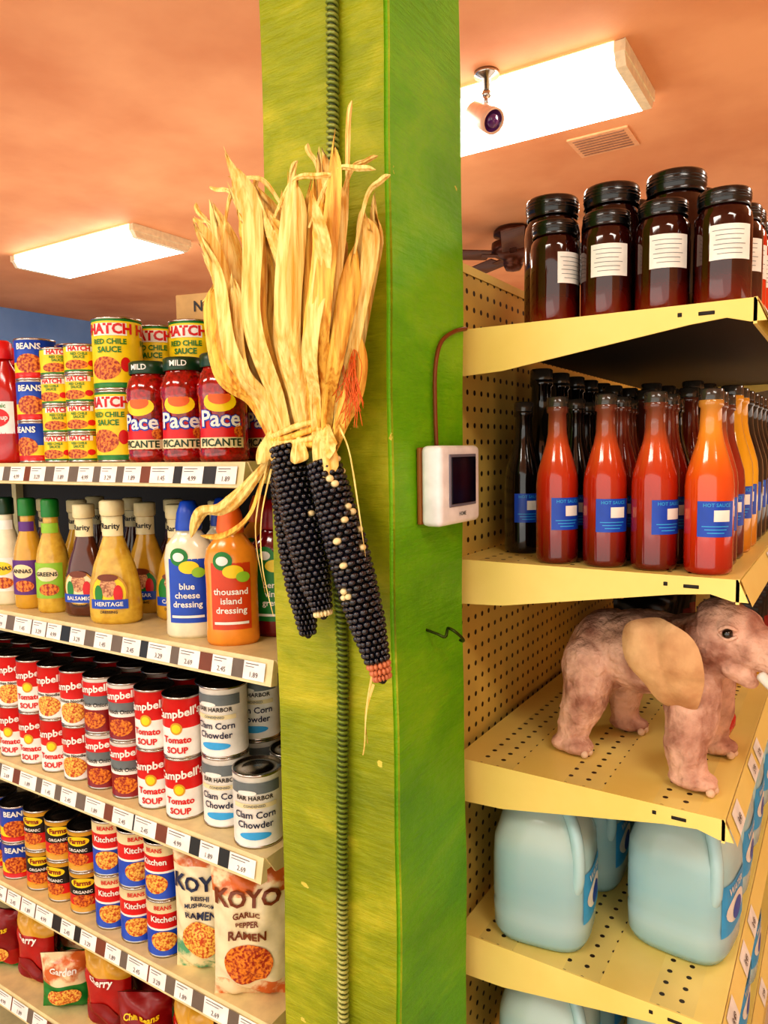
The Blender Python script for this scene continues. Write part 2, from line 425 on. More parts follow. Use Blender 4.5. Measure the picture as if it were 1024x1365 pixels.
tips=[(-.668,1.765,.014),(-.655,1.74,.016),(-.640,1.790,.017),(-.650,1.70,.013),(-.622,1.785,.019),(-.605,1.805,.018),(-.59,1.785,.020),(-.575,1.815,.016),(-.562,1.79,.020),(-.547,1.805,.017),(-.535,1.78,.019),(-.520,1.80,.017),(-.505,1.785,.019),(-.492,1.815,.015),(-.478,1.79,.017),(-.466,1.815,.013),(-.452,1.765,.016),(-.444,1.75,.013),(-.458,1.71,.014),(-.48,1.75,.018),(-.61,1.75,.018),(-.575,1.755,.019),(-.53,1.75,.019),(-.635,1.74,.016),(-.50,1.755,.018),(-.55,1.77,.018),(-.59,1.79,.013),(-.475,1.77,.013),(-.628,1.80,.011),(-.568,1.80,.012),(-.513,1.79,.012),(-.64,1.76,.012),(-.462,1.74,.012),(-.585,1.73,.012),(-.495,1.72,.012),(-.615,1.70,.012)]
for i,(x,z,W) in enumerate(tips):
    s=(x+.552)
    sx=-.550+.038*max(-1,min(1,s/.11))+random.uniform(-.004,.004)
    c=1-min(1,(abs(s)/.13))**2
    layer=(i%4)*.75
    y0=.694-.010*layer-.010*c; y1=.702-.020*layer-.018*c+random.uniform(-.007,.007)
    pts=[(sx,y0+.010,1.505),(sx+s*.18,y0-.008,1.56),(sx+(x-sx)*.62+random.uniform(-.004,.004),y1-.012,1.505+(z-1.505)*.45),(sx+(x-sx)*.92,y1-.006,1.505+(z-1.505)*.80),(x+random.uniform(-.012,.012),y1+random.uniform(-.034,.006),z)]
    ribbon(b,pts,leaf(W,random.choice([1.6,2.2,3]),.002),random.uniform(.5,1.3),husk if i%3==0 else husk2,tw=random.uniform(-1.0,1.0),ragged=.016)
for (x,z,dx,dz,dy) in [(-.66,1.77,-.035,.04,0),(-.65,1.775,-.05,.018,0),(-.47,1.80,.012,.07,0),(-.48,1.79,.06,.012,-.01),(-.455,1.76,.05,.02,-.01),(-.65,1.70,-.04,-.012,0),(-.60,1.80,-.06,.02,-.01),(-.53,1.80,-.09,.02,-.02),(-.56,1.79,.1,-.005,-.03),(-.645,1.75,-.04,.01,0),(-.63,1.79,.05,.012,-.03),(-.5,1.79,.09,-.01,-.03),(-.61,1.79,.02,.03,0),(-.49,1.80,-.02,.035,-.01),(-.545,1.79,.02,.03,-.01)]:
    ribbon(b,[(x,.672+dy,z-.05),(x+dx*.4,.668+dy,z+dz*.2),(x+dx*.8,.665+dy,z+dz*.7),(x+dx,.668+dy,z+dz)],leaf(.0032),.6,husk2,tw=1.5)
for (x0,x1,z1,w) in [(-.585,-.592,1.486,.010),(-.565,-.57,1.490,.012),(-.54,-.535,1.486,.012),(-.515,-.497,1.468,.017),(-.505,-.485,1.492,.012)]:
    ribbon(b,[(x0,.672,1.53),((x0+x1)/2,.656,1.505),(x1,.652,z1)],leaf(w),.7,husk2,tw=.2)
ribbon(b,[(-.505,.680,1.50),(-.485,.668,1.53),(-.468,.668,1.57),(-.460,.674,1.63)],leaf(.013),.8,husk,tw=.4)
ribbon(b,[(-.585,.672,1.50),(-.603,.662,1.475),(-.628,.655,1.447),(-.655,.652,1.428),(-.69,.652,1.423),(-.712,.655,1.392)],leaf(.010),.9,husk2,tw=-1.0)
ribbon(b,[(-.59,.676,1.50),(-.606,.67,1.46),(-.622,.666,1.425),(-.66,.664,1.40),(-.70,.66,1.395)],leaf(.006),.9,husk,tw=2.0)
for (pp) in [[(-.485,.668,1.53),(-.468,.664,1.50),(-.46,.668,1.44),(-.452,.67,1.38)],[(-.585,.668,1.48),(-.596,.66,1.42),(-.60,.664,1.36),(-.588,.668,1.30)],[(-.441,.665,1.24),(-.449,.662,1.21),(-.454,.664,1.17),(-.458,.666,1.155)],[(-.445,.668,1.25),(-.452,.664,1.2),(-.451,.666,1.17)],[(-.59,.668,1.49),(-.606,.66,1.41),(-.597,.664,1.33)]]:
    ribbon(b,pp,lambda u:.0015,.3,husk2,tw=1.0)
P(b.obj('husk_leaves'))
b=MB()
for k in range(34):
    a=random.uniform(-.02,.02); x=-.470+random.uniform(-.008,.01)
    b.tube(catmull([(x,.675,1.60+a),(x+random.uniform(-.01,.02),.665,1.575+a),(x+random.uniform(-.015,.025),.667,1.545+a)],4),.0005,ORG,4)
P(b.obj('corn_silk'))
b=MB()
for k in range(4):
    pts=[(-.552+.045*math.cos(t),.69+.028*math.sin(t),1.508+.006*k+.004*math.sin(2*t+k)+(.006*math.cos(t))) for t in [i*2*PI/28 for i in range(29)]]
    b.tube(pts,.004,husk2 if k%2 else husk,6)
P(b.obj('husk_tie'))
kern=mat('corn_kernel_black',(14,16,34),.14,coat=.7,noise=((4,5,10),90,.35,.65)); kern2=mat('corn_kernel_cream',(245,225,170),.25); cobm=mat('corn_cob',(20,14,18),.7); kern3=mat('corn_kernel_pink',(205,125,85),.35)
def ear(name,top,bot,R,pale=.03,tip=0,tipm=None):
    top=Vector(top);bot=Vector(bot); ax=(bot-top); Ln=ax.length; q=ax.to_track_quat('Z','Y').to_matrix().to_4x4(); M=Matrix.Translation(top)@q
    b=MB(); prof=lambda u: R*(.80+.28*math.sin(PI*min(1,u*1.1+.05)))*(1-.55*max(0,(u-.7)/.3)**2)
    b.lathe([(0.001,0)]+[(prof(i/12)*.84,Ln*i/12) for i in range(13)]+[(.002,Ln+.004)],cobm,20,M)
    step=.0068; nr=int(Ln/step); rows=14; v,f=ico(2)
    for i in range(nr):
        u=(i+.5)/nr; r=prof(u)
        for j in range(rows):
            th=2*PI*(j+(.5*(i%2)))/rows+.25*u
            wid=PI*r/rows*1.0
            c=Vector((math.cos(th)*r*.9,math.sin(th)*r*.9,u*Ln))
            Rm=Matrix.Rotation(th,4,'Z'); mm=kern
            rr=random.random()
            if rr<pale: mm=kern2
            if tip and u>1-tip: mm=tipm
            k=random.uniform(.9,1.08)
            b.add([M@(Matrix.Translation(c)@Rm@Vector((p.x*.0044*k,p.y*wid*k,p.z*.0040*k))) for p in v],f,mm)
    return P(b.obj(name))
ear('corn_ear_1',(-.562,.668,1.508),(-.514,.672,1.308),.0205,.006,.03,kern2)
ear('corn_ear_2',(-.507,.668,1.49),(-.435,.675,1.243),.0215,.05,.07,kern3)
ear('corn_ear_3',(-.588,.695,1.50),(-.556,.695,1.275),.0195,.004)

# ------------------------------------------------------------------ LEFT gondola
shelfL=mat('shelf_enamel_left',(232,214,160),.4); tagw=mat('price_tag_paper',(250,247,240),.5); tagg=mat('price_tag_gap',(112,98,84),.5); tagt=mat('price_tag_ink',(90,80,80),.6)
under=mat('shelf_underside_shade',(48,34,20),.6)  # shadow beneath the shelves, put into the underside colour
backm=mat('back_panel_dark',(34,28,26),.6)
G=empty('shelving_unit',(-1.9,.95,0))
def GP(o,g,l): o.parent=g; o.matrix_parent_inverse=Matrix.Translation(-Vector(l)); return o
levelsL=[(1.487,.762,-.712),(1.213,.755,-.664),(.912,.762,-.70),(.655,.762,-.70),(.425,.762,-.70)]
XL=-3.2
for i,(z,yf,xe) in enumerate(levelsL):
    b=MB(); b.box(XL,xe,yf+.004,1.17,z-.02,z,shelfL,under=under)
    yb=yf-.004
    vs=[(XL,yf+.004,z),(xe,yf+.004,z),(xe,yf-.002,z),(XL,yf-.002,z),(XL,yb-.006,z-.036),(xe,yb-.006,z-.036),(XL,yf+.004,z-.038),(xe,yf+.004,z-.038)]
    b.add(vs,[(0,1,2,3),(3,2,5,4),(4,5,7,6),(6,7,1,0),(0,3,4,6),(1,7,5,2)],shelfL,False)
    fn=lambda x,h:(x,yf-.0035-.008*h/.036,z-h)
    x=xe-.012
    def quad(xa,xb,h0,h1,m,o):
        b.add([Vector(fn(xa,h0))+Vector((0,-o,0)),Vector(fn(xb,h0))+Vector((0,-o,0)),Vector(fn(xb,h1))+Vector((0,-o,0)),Vector(fn(xa,h1))+Vector((0,-o,0))],[(0,3,2,1)],m,False)
    while x>-2.6:
        w=random.choice([.040,.044,.052]); g=random.choice([.004,.018,.022,.026])
        quad(x-w,x,.006,.031,tagw,.0008); quad(x-w-g,x-w,.006,.031,random.choice([tagg,tagg,BROWN,BLACK]),.0006)
        if x>-1.7:
            p=random.choice(['2.69','1.45','3.29','2.45','4.99','1.89'])
            b.textf(p,lambda a,c:tuple(Vector(fn(x-w*.5+a,.024-c))+Vector((0,-.0016,0))),.010,tagt,.0)
            quad(x-w+.004,x-.012,.009,.0100,tagt,.0014); quad(x-w+.004,x-.020,.013,.0138,tagt,.0014)
        x-=w+g
    b.add([(xe,yf,z),(xe,1.17,z),(xe,1.17,z-.075),(xe,yf+.02,z-.03),(xe+.003,yf,z),(xe+.003,1.17,z),(xe+.003,1.17,z-.075),(xe+.003,yf+.02,z-.03)],[(0,3,2,1),(4,5,6,7),(0,4,7,3),(3,7,6,2),(1,2,6,5),(0,1,5,4)],shelfL,False)
    GP(b.obj('shelf_%d'%(i+1)),G,(-1.9,.95,0))
b=MB(); b.box(XL,-.668,1.171,1.19,0,1.56,backm); b.box(XL,-.67,.80,1.17,0,.14,shelfL)
for x in (-3.2,-1.95,-.69): b.box(x,x+.02,1.15,1.171,0,1.56,shelfL)
GP(b.obj('back_frame'),G,(-1.9,.95,0))

# ------------------------------------------------------------------ product masters
def can(name,r,h,bands,seg=28):
    b=MB(); e=.0035
    prof=[(0,.002),(r*.93,.002),(r*.95,0),(r,0),(r,e)]; ms=[STEEL]*4
    z0=e; prof.append((r*.985,e+.0005)); ms.append(STEEL)
    for fr,m in bands:
        z=e+(h-2*e)*fr; prof.append((r*.985,z)); ms.append(m)
    prof+=[(r,h-e+.0004),(r,h),(r*.95,h),(r*.93,h-.003),(r*.6,h-.003),(r*.58,h-.0022),(0,h-.0022)]; ms+=[STEEL]*7
    b.lathe(prof,ms,seg); return b
R=.0325
b=can('soup_can',.033,.101,[(.50,WHITE),(1,RED)])
b.text("Campbell's",R,0,.074,.0185,WHITE,fat=.03,slant=.12)
b.patch(R,0,.02,.05,.02,GOLD,'oval'); b.patch(R,0,.014,.05,.014,YEL,'oval',.0009)
b.text('Tomato',R,0,.031,.0145,RED,fat=.03); b.text('SOUP',R,0,.014,.014,RED,fat=.03)
for a in (-2.4,2.4): b.text("Campbell's",R,a,.074,.0185,WHITE,fat=.03,slant=.12); b.text('Tomato',R,a,.031,.0145,RED,fat=.03)
SOUP1=b.mesh('soup_can')
b=can('soup_can',.033,.101,[(.50,WHITE),(1,RED)])
b.text("Campbell's",R,0,.074,.0185,WHITE,fat=.03,slant=.12); b.patch(R,.1,.05,.026,.038,FOOD2,'oval'); b.text('Chicken Noodle',R,0,.047,.008,BLACK,fat=.02)
SOUP2=b.mesh('soup_can')
b=can('soup_can',.033,.101,[(.42,DRED),(.52,WHITE),(.72,GREY),(1,WHITE)])
b.patch(R,0,.07,.08,.024,RED); b.text("Campbell's",R,0,.08,.0175,WHITE,fat=.03,slant=.1); b.text('French Onion',R,0,.052,.0095,BLACK); b.patch(R,0,.045,.025,.03,FOOD,'oval')
SOUP3=b.mesh('soup_can')
R=.0375
b=can('chowder_can',.038,.113,[(.1,WHITE),(1,WHITE)])
for a in (0,PI):
    b.patch(R,a,.085,.093,.017,GREY); b.patch(R,a-.3,.03,.086,.008,WHITE,'oval',.0009); b.text('BAR HARBOR',R,a,.078,.0095,BLACK)
    b.patch(R,a,.07,.066,.007,CREAM); b.text('CONDENSED',R,a,.066,.0055,GREY)
    b.text('Clam Corn',R,a,.052,.0145,NAVY,fat=.015); b.text('Chowder',R,a,.037,.0145,NAVY,fat=.015); b.patch(R,a,.05,.020,.012,LBLUE,'oval')
CHOW=b.mesh('chowder_can')
def yellow(name,r,h,k):
    b=can(name,r,h,[(.08,GREEN),(.97,YEL),(1,GREEN)]); R=r*.985
    for a in (0,2.1,-2.1):
        b.patch(R,a,r*1.45,h*.83,h*.17,WHITE); b.text('HATCH',R,a,h*.83,h*.19*k,RED,fat=.04)
        b.text('RED CHILE',R,a,h*.66,h*.10*k,GREEN,fat=.03); b.text('SAUCE',R,a,h*.55,h*.11*k,GREEN,fat=.03)
        b.patch(R,a-.2,r*1.3,h*.30,h*.32,FOOD,'oval'); b.patch(R,a+.65,r*.4,h*.35,h*.2,RED,'oval')
    return b.mesh(name)
YBIG=yellow('chile_sauce_can',.041,.119,1); YSM=yellow('green_chile_can',.033,.0505,1.15)
b=can('bean_can',.036,.075,[(.15,RED),(.42,YEL),(1,BLUE)])
for a in (0,2.1,-2.1): b.patch(.0355,a,.05,.03,.034,FOOD,'oval'); b.text('BEANS',.0355,a,.06,.015,WHITE,fat=.03)
BEAN=b.mesh('bean_can')
b=can('tomato_can',.033,.08,[(.18,GOLD),(.45,RED),(.9,BLACK),(1,GOLD)])
for a in (0,2.1,-2.1): b.patch(.0325,a,.04,.026,.024,FOOD,'oval'); b.patch(.0325,a,.045,.06,.018,YEL,'oval'); b.text('Farms',.0325,a,.06,.013,DRED,fat=.03); b.text('ORGANIC',.0325,a,.043,.008,WHITE)
DARKC=b.mesh('tomato_can')
b=can('vegetable_can',.034,.1,[(.48,BLUE),(.52,WHITE),(.8,RED),(1,CREAM)])
for a in (0,2.1,-2.1): b.patch(.0335,a,.045,.03,.034,FOOD2,'oval'); b.text('Kitchen',.0335,a,.068,.014,WHITE,fat=.03); b.text('BEANS',.0335,a,.088,.01,RED)
VEGC=b.mesh('vegetable_can')
def salsa():
    b=MB(); r=.038
    prof=[(0,.002),(.034,.0),(r,.006),(r,.02),(.0362,.024),(.0362,.095),(r,.1),(r,.115),(.034,.13),(.029,.137),(.029,.142)]
    b.lathe(prof,SALSA,28)
    b.lathe([(.0315,.14),(.0325,.142),(.0325,.158),(.030,.1605),(0,.160)],DGREEN,28)
    R=.0364
    for a in (0,PI):
        b.patch(R,a,.072,.045,.036,RED); b.patch(R,a,.05,.088,.03,YEL,'oval',.0009); b.patch(R,a,.034,.094,.020,ORG,'oval',.0012)
        b.patch(R,a,.072,.028,.016,CREAM,off=.0012); b.text('Pace',R,a,.062,.033,BLUE,off=.0016,fat=.07); b.text('Pace',R,a,.0625,.033,WHITE,off=.002,fat=.02)
        b.text('PICANTE',R,a,.028,.0155,DGREEN,off=.002,fat=.02); b.patch(R,a+.75,.015,.045,.018,FOOD,'oval',.0018)
    b.text('MILD',.0325,0,.15,.012,WHITE)
    return b.mesh('salsa_jar')
SALJ=salsa()
def ketch():
    b=MB(); M=Matrix.Diagonal((1,.7,1,1))
    K=mat('ketchup_plastic',(185,15,10),.15,coat=.5)
    b.lathe([(0,0),(.034,0),(.038,.006),(.037,.06),(.034,.1),(.035,.13),(.026,.17),(.014,.19),(.013,.2)],K,28,M)
    b.lathe([(.017,.195),(.018,.2),(.016,.225),(.01,.23),(0,.23)],RED,20)
    b.patch(.0365,0,.07,.085,.06,WHITE,M=M); b.patch(.0365,0,.05,.085,.035,RED,'oval',.0014,M=M); b.text('Organic',.0365,0,.107,.012,GREEN,M=M); b.text('Ketchup',.0365,0,.085,.013,WHITE,off=.003,M=M)
    return b.mesh('ketchup_bottle')
KET=ketch()
def dressing(name,body,cap,lab,txt,kind,sub=CREAM):
    b=MB(); M=Matrix.Diagonal((1,.62,1,1))
    if kind=='wide':
        prof=[(0,0),(.038,0),(.043,.006),(.044,.03),(.041,.065),(.034,.095),(.024,.12),(.017,.14),(.0155,.18)]
        b.lathe(prof,body,28,M); b.lathe([(.017,.175),(.019,.178),(.019,.198),(.016,.2),(0,.2)],cap,22)
        b.patch(.0165,0,.05,.158,.032,sub,M=Matrix.Diagonal((1,.68,1,1)),off=.001); b.text('Rarity',.0165,0,.158,.013,BLACK,off=.002,M=Matrix.Diagonal((1,.68,1,1)))
        rf=.0425
        b.patch(rf,0,.062,.052,.062,GOLD,'oval',.002,M=M); b.patch(rf,0,.056,.052,.056,lab,'oval',.0026,M=M); b.patch(rf,0,.026,.062,.034,mat('label_face_tone',(225,170,120),.4,noise=((150,90,60),300,.4,.6)),'oval',.0034,M=M)
        b.patch(rf,0,.032,.077,.012,BROWN,'oval',.004,M=M); b.patch(rf,-.36,.014,.05,.03,GREEN,'oval',.004,M=M); b.patch(rf,.36,.014,.05,.03,RED,'oval',.004,M=M)
        b.patch(rf,0,.06,.034,.015,BLUE,off=.0044,M=M); b.text(txt,rf,0,.034,.0095,WHITE,off=.0054,M=M); b.text('DRESSING',rf,0,.021,.006,BLACK,off=.004,M=M)
    elif kind=='squeeze':
        M=Matrix.Diagonal((1,.66,1,1))
        prof=[(0,0),(.037,0),(.040,.006),(.039,.03),(.0385,.09),(.040,.125),(.036,.145),(.024,.16),(.018,.168),(.018,.172)]
        b.lathe(prof,body,28,M); b.lathe([(.02,.168),(.021,.172),(.018,.195),(.012,.212),(.008,.214),(0,.214)],cap,22)
        b.patch(.039,0,.062,.075,.10,lab,M=M,off=.001); b.patch(.039,-.3,.03,.128,.028,GREEN,'oval',.0012,M=M); b.patch(.039,-.3,.018,.128,.014,WHITE,'oval',.0022,M=M)
        for k,t in enumerate(txt): b.text(t,.039,0,.082-.014*k,.0135,WHITE,off=.003,M=M)
        b.patch(.039,.1,.03,.112,.02,YEL,'oval',.003,M=M); b.patch(.039,.45,.02,.104,.016,LGREEN,'oval',.004,M=M)
        b.patch(.039,0,.05,.035,.004,WHITE,off=.003,M=M)
    else:
        prof=[(0,0),(.027,0),(.030,.005),(.030,.09),(.026,.115),(.016,.145),(.0135,.16),(.0135,.18)]
        M=Matrix.Diagonal((1,.85,1,1))
        b.lathe(prof,body,24,M); b.lathe([(.0155,.175),(.016,.177),(.0155,.205),(.013,.208),(0,.208)],cap,20)
        b.patch(.030,0,.058,.06,.065,lab,M=M,off=.001); b.patch(.030,0,.04,.072,.026,sub,'oval',.002,M=M); b.text(txt,.030,0,.072,.0105,BLACK,off=.003,M=M); b.patch(.03,.1,.036,.044,.022,FOOD,'oval',.002,M=M)
        b.patch(.015,0,.036,.155,.018,lab,M=M,off=.002)
    return b.mesh(name)
ital=mat('dressing_italian',(225,190,70),.15,coat=.5,noise=((195,150,45),60,.3,.7)); ranch=mat('dressing_ranch',(240,232,200),.2,coat=.4); balsam=mat('dressing_balsamic',(90,40,18),.12,coat=.6)
orange=mat('dressing_thousand_island',(240,150,45),.2,coat=.4); honey=mat('dressing_honey_mustard',(215,165,50),.15,coat=.5); raspb=mat('dressing_raspberry',(120,15,25),.12,coat=.6)
D_ISL=dressing('salad_dressing_bottle',orange,ORG,mat('label_burnt_orange',(215,70,20),.35),['thousand','island','dressing'],'squeeze')
D_BLU=dressing('salad_dressing_bottle',ranch,BLUE,BLUE,['blue','cheese','dressing'],'squeeze')
D_RAS=dressing('salad_dressing_bottle',raspb,DRED,GREEN,['berry','vinai','grette'],'squeeze')
D_NEW=dressing('salad_dressing_bottle',ital,CREAM,YEL,"HERITAGE",'wide'); D_NEW2=dressing('salad_dressing_bottle',honey,CREAM,GREEN,"CAESAR",'wide')
D_BAL=dressing('salad_dressing_bottle',balsam,CREAM,CREAM,"BALSAMIC",'wide')
D_S1=dressing('salad_dressing_bottle',honey,GREEN,PURP,"ANNAS",'slim'); D_S2=dressing('salad_dressing_bottle',ital,GREEN,LGREEN,"GREENS",'slim'); D_S3=dressing('salad_dressing_bottle',ranch,DGREEN,WHITE,"ANNAS",'slim',YEL)
def bag(name,w,h,T,bands,txt,tc,seed,extra=None):
    rnd=random.Random(seed); ph=[rnd.random()*6 for _ in range(6)]
    def t(x,z,sg=1):
        u=2*x/w; v=2*z/h
        e=(1-min(1,abs(u))**3)*(1-min(1,abs(v))**5)
        return T*e+ .0032*math.sin(x*120+ph[0]+sg+z*40)*math.sin(z*85+ph[1])+ .0022*math.sin(z*190+x*110+ph[2])*(.3+abs(v))
    b=MB(); NX,NZ=20,34
    for sg in (-1,1):
        vs=[];fs=[];fm=[]
        for i in range(NX+1):
            for j in range(NZ+1):
                x=-w/2+w*i/NX; z=-h/2+h*j/NZ
                wx=x*(1-.06*(1-(2*z/h)**2)); edge=(i in(0,NX) or j in(0,NZ))
                vs.append((wx,sg*(0.0006 if edge else max(.0008,t(x,z,sg))),z+h/2))
        for i in range(NX):
            for j in range(NZ):
                a=i*(NZ+1)+j; q=(a,a+NZ+1,a+NZ+2,a+1); fs.append(q if sg<0 else q[::-1])
                fr=(j+.5)/NZ; mm=bands[-1][1]
                for lim,m_ in bands:
                    if fr<=lim: mm=m_; break
                fm.append(mm)
        b.add(vs,fs,fm)
    def onb(x0,z0,o=.0018): return lambda x,y:((x0+x),-(max(.0008,t(x0+x,z0+y-h/2,-1))+o),z0+y)
    for s_,x_,z_,sz in txt: b.textf(s_,onb(x_,z_,.0025),sz,tc,.03)
    f=onb(0,h*.30,.0016); vs=[f(0,0)]; fs=[]
    for k in range(1,6):
        for j in range(24): a=2*PI*j/24; vs.append(f(w*.32*k/5*math.cos(a),h*.15*k/5*math.sin(a)))
    for j in range(24): fs.append((0,1+j,1+(j+1)%24))
    for k in range(4):
        for j in range(24): a=1+k*24+j; c=1+k*24+(j+1)%24; fs.append((a,a+24,c+24,c))
    b.add(vs,fs,extra or FOOD2)
    return b.mesh(name)
foil=mat('bag_foil_cream',(240,226,185),.25); foilo=mat('bag_foil_orange',(205,105,45),.25,noise=((240,215,170),25,.45,.55)); foilg=mat('bag_foil_teal',(90,165,120),.25,noise=((235,220,170),30,.45,.55)); foilr=mat('bag_foil_red',(180,22,16),.25)
BAG1=bag('noodle_bag',.105,.205,.022,[(.30,foilg),(.88,foil),(1,foilo)],[('KOYO',0,.155,.033),('REISHI',0,.132,.011),('MUSHROOM',0,.12,.009),('RAMEN',0,.103,.016)],NAVY,3)
BAG2=bag('noodle_bag',.118,.215,.024,[(.16,foilo),(.8,foil),(1,foilo)],[('KOYO',0,.168,.036),('GARLIC',0,.143,.012),('PEPPER',0,.129,.011),('RAMEN',0,.11,.018)],BROWN,5,FOOD)
BAG3=bag('snack_bag',.11,.14,.026,[(.1,GOLD),(.3,DRED),(.8,foilr),(1,GOLD)],[('Cherry',0,.105,.018)],WHITE,8,DRED)
BAG4=bag('snack_bag',.10,.12,.026,[(.1,GREEN),(.35,foilr),(1,DRED)],[('Chili Beans',0,.09,.014)],YEL,9)
BAG5=bag('snack_bag',.10,.11,.024,[(.5,GREEN),(1,foilo)],[('Garden',0,.085,.017)],WHITE,10)

z=1.487
for i,x in enumerate([-.803,-.884,-.965]): put(SALJ,'salsa_jar',x,.812,z,[36,30,18][i])
for x in (-.79,-.873): put(SALJ,'salsa_jar',x,.905,z,20)
for k in range(2): put(YBIG,'chile_sauce_can',-1.052,.82,z+.119*k,[20,32][k]); put(YBIG,'chile_sauce_can',-1.058,.912,z+.119*k,30); put(YBIG,'chile_sauce_can',-.968,.912,z+.119*k,[10,26][k])
for k in range(2): put(YBIG,'chile_sauce_can',-.96,1.0,z+.119*k,30); put(YBIG,'chile_sauce_can',-.865,1.0,z+.119*k,35)
for c,x in enumerate((-1.133,-1.203)):
    for k in range(4): put(YSM,'green_chile_can',x,.812,z+.0505*k,random.uniform(15,50))
    for k in range(4): put(YSM,'green_chile_can',x,.885,z+.0505*k,30)
for c,x in enumerate((-1.28,)):
    for k in range(3): put(BEAN,'bean_can',x,.815,z+.075*k,random.uniform(10,40)); put(BEAN,'bean_can',x,.9,z+.075*k,30)
for i,x in enumerate((-1.36,-1.438,-1.52,-1.60,-1.68)): put(KET,'ketchup_bottle',x,.80,z,random.uniform(10,25)); put(KET,'ketchup_bottle',x,.87,z,15)
cb=mat('cardboard',(205,165,105),.7)
b=MB(); b.rbox(0,0,.03,.19,.08,.060,.002,cb); b.textf('Nature',lambda x,y:(x-.02,-.0415,.036+y),.026,BLACK); b.textf('FARMS',lambda x,y:(x-.02,-.0415,.016+y),.011,BLACK); b.box(-.095,.095,-.006,.006,.0602,.0606,CREAM)
put(b.mesh('cardboard_box'),'cardboard_box',-.955,1.0,z+.238,14)

z=1.213
put(D_ISL,'salad_dressing_bottle',-.783,.798,z,40); put(D_BLU,'salad_dressing_bottle',-.872,.798,z,34)
put(D_NEW,'salad_dressing_bottle',-1.06,.80,z,28,scl=1.05); put(D_NEW2,'salad_dressing_bottle',-.982,.872,z,20); put(D_BAL,'salad_dressing_bottle',-1.155,.812,z,22)
for x,m_,r_ in ((-1.237,D_S2,30),(-1.31,D_S1,24),(-1.383,D_S3,30),(-1.456,D_S1,20),(-1.53,D_S2,20),(-1.603,D_S3,25)): put(m_,'salad_dressing_bottle',x,.80,z,r_)
put(D_RAS,'salad_dressing_bottle',-.76,.872,z,30); put(D_RAS,'salad_dressing_bottle',-.76,.95,z,30); put(D_ISL,'salad_dressing_bottle',-.86,.95,z,30); put(D_BLU,'salad_dressing_bottle',-.872,.873,z,25)
for x in (-1.08,-1.18,-1.28,-1.38): put(random.choice([D_BAL,D_NEW2]),'salad_dressing_bottle',x,.885,z,random.uniform(15,30))
for x in (-.98,-1.1,-1.22,-1.34): put(D_BAL,'salad_dressing_bottle',x,.97,z,20)

z=.912
x=-.907; i=0
while x>-1.75:
    for k in range(2):
        m_ = SOUP1 if i<2 else (SOUP3 if i<4 else (SOUP2 if random.random()<.7 else SOUP1))
        put(m_,'soup_can',x,.803,z+.101*k,random.uniform(16,34) )
    if i<10:
        for k in range(2): put(m_,'soup_can',x,.874,z+.101*k,random.uniform(10,40))
    x-=.0685; i+=1
for k in range(2): put(CHOW,'chowder_can',-.833,.822,z+.113*k,[28,20][k]); put(CHOW,'chowder_can',-.833,.902,z+.113*k,28)
put(CHOW,'chowder_can',-.748,.803,z,34); put(CHOW,'chowder_can',-.745,.885,z,34)

z=.655
put(BAG2,'noodle_bag',-.765,.795,z,32); put(BAG1,'noodle_bag',-.868,.80,z,26); put(BAG2,'noodle_bag',-.765,.875,z,14); put(BAG1,'noodle_bag',-.872,.88,z,12)
for i,x in enumerate((-.966,-1.036,-1.106)):
    for k in range(2): put(VEGC,'vegetable_can',x,.803,z+.1*k,random.uniform(10,50)); put(VEGC,'vegetable_can',x,.876,z+.1*k,20)
for i,x in enumerate((-1.186,-1.256,-1.326)):
    for k in range(2): put(DARKC,'tomato_can',x,.805,z+.08*k,random.uniform(10,50)); put(DARKC,'tomato_can',x,.876,z+.08*k,20)
for i,x in enumerate((-1.404,-1.479,-1.554,-1.63)):
    for k in range(2): put(BEAN,'bean_can',x,.805,z+.075*k,random.uniform(10,50))
z=.425
for i,x in enumerate((-.80,-.915,-1.03,-1.145,-1.26,-1.375,-1.49)):
    put([BAG4,BAG3,BAG4,BAG3,BAG5,BAG3,BAG4][i],'snack_bag',x,.80+.01*(i%2),z,[25,-8,30,12,35,5,20][i]); put([BAG4,BAG3,BAG5][i%3],'snack_bag',x+.03,.88,z,random.uniform(-15,30))

# ------------------------------------------------------------------ RIGHT gondola
cr_=(250,228,138)
shelfR=mat('shelf_enamel_cream',cr_,.35,noise=((238,212,116),6,.3,.7))
peg=dotmat('pegboard',(234,200,104),(40,24,6),('Y','Z'),.0254,.0042)
perf=dotmat('shelf_perforated',cr_,(50,32,12),('X','Y'),.0254,.0036)
slot=mat('slot_dark',(25,18,10),.6)
G2=empty('shelving_unit',(-.3,1.6,0)); g2=(-.3,1.6,0)
Y0,Y1=.952,3.4; XP=-.50
b=MB(); b.box(XP-.012,XP,Y0-.02,Y1,.1,1.765,peg); b.box(XP-.03,XP+.002,Y0-.02,Y1,1.765,1.778,shelfR)
b.box(XP-.03,XP-.012,Y0-.02,Y0,0,1.765,shelfR)
b.box(XP,-.14,Y0,Y1,0,.12,shelfR)
for yy in (Y0-.004,2.17,Y1-.02): b.box(XP,XP+.012,yy,yy+.018,.1,1.765,shelfR)
GP(b.obj('pegboard_back'),G2,g2)
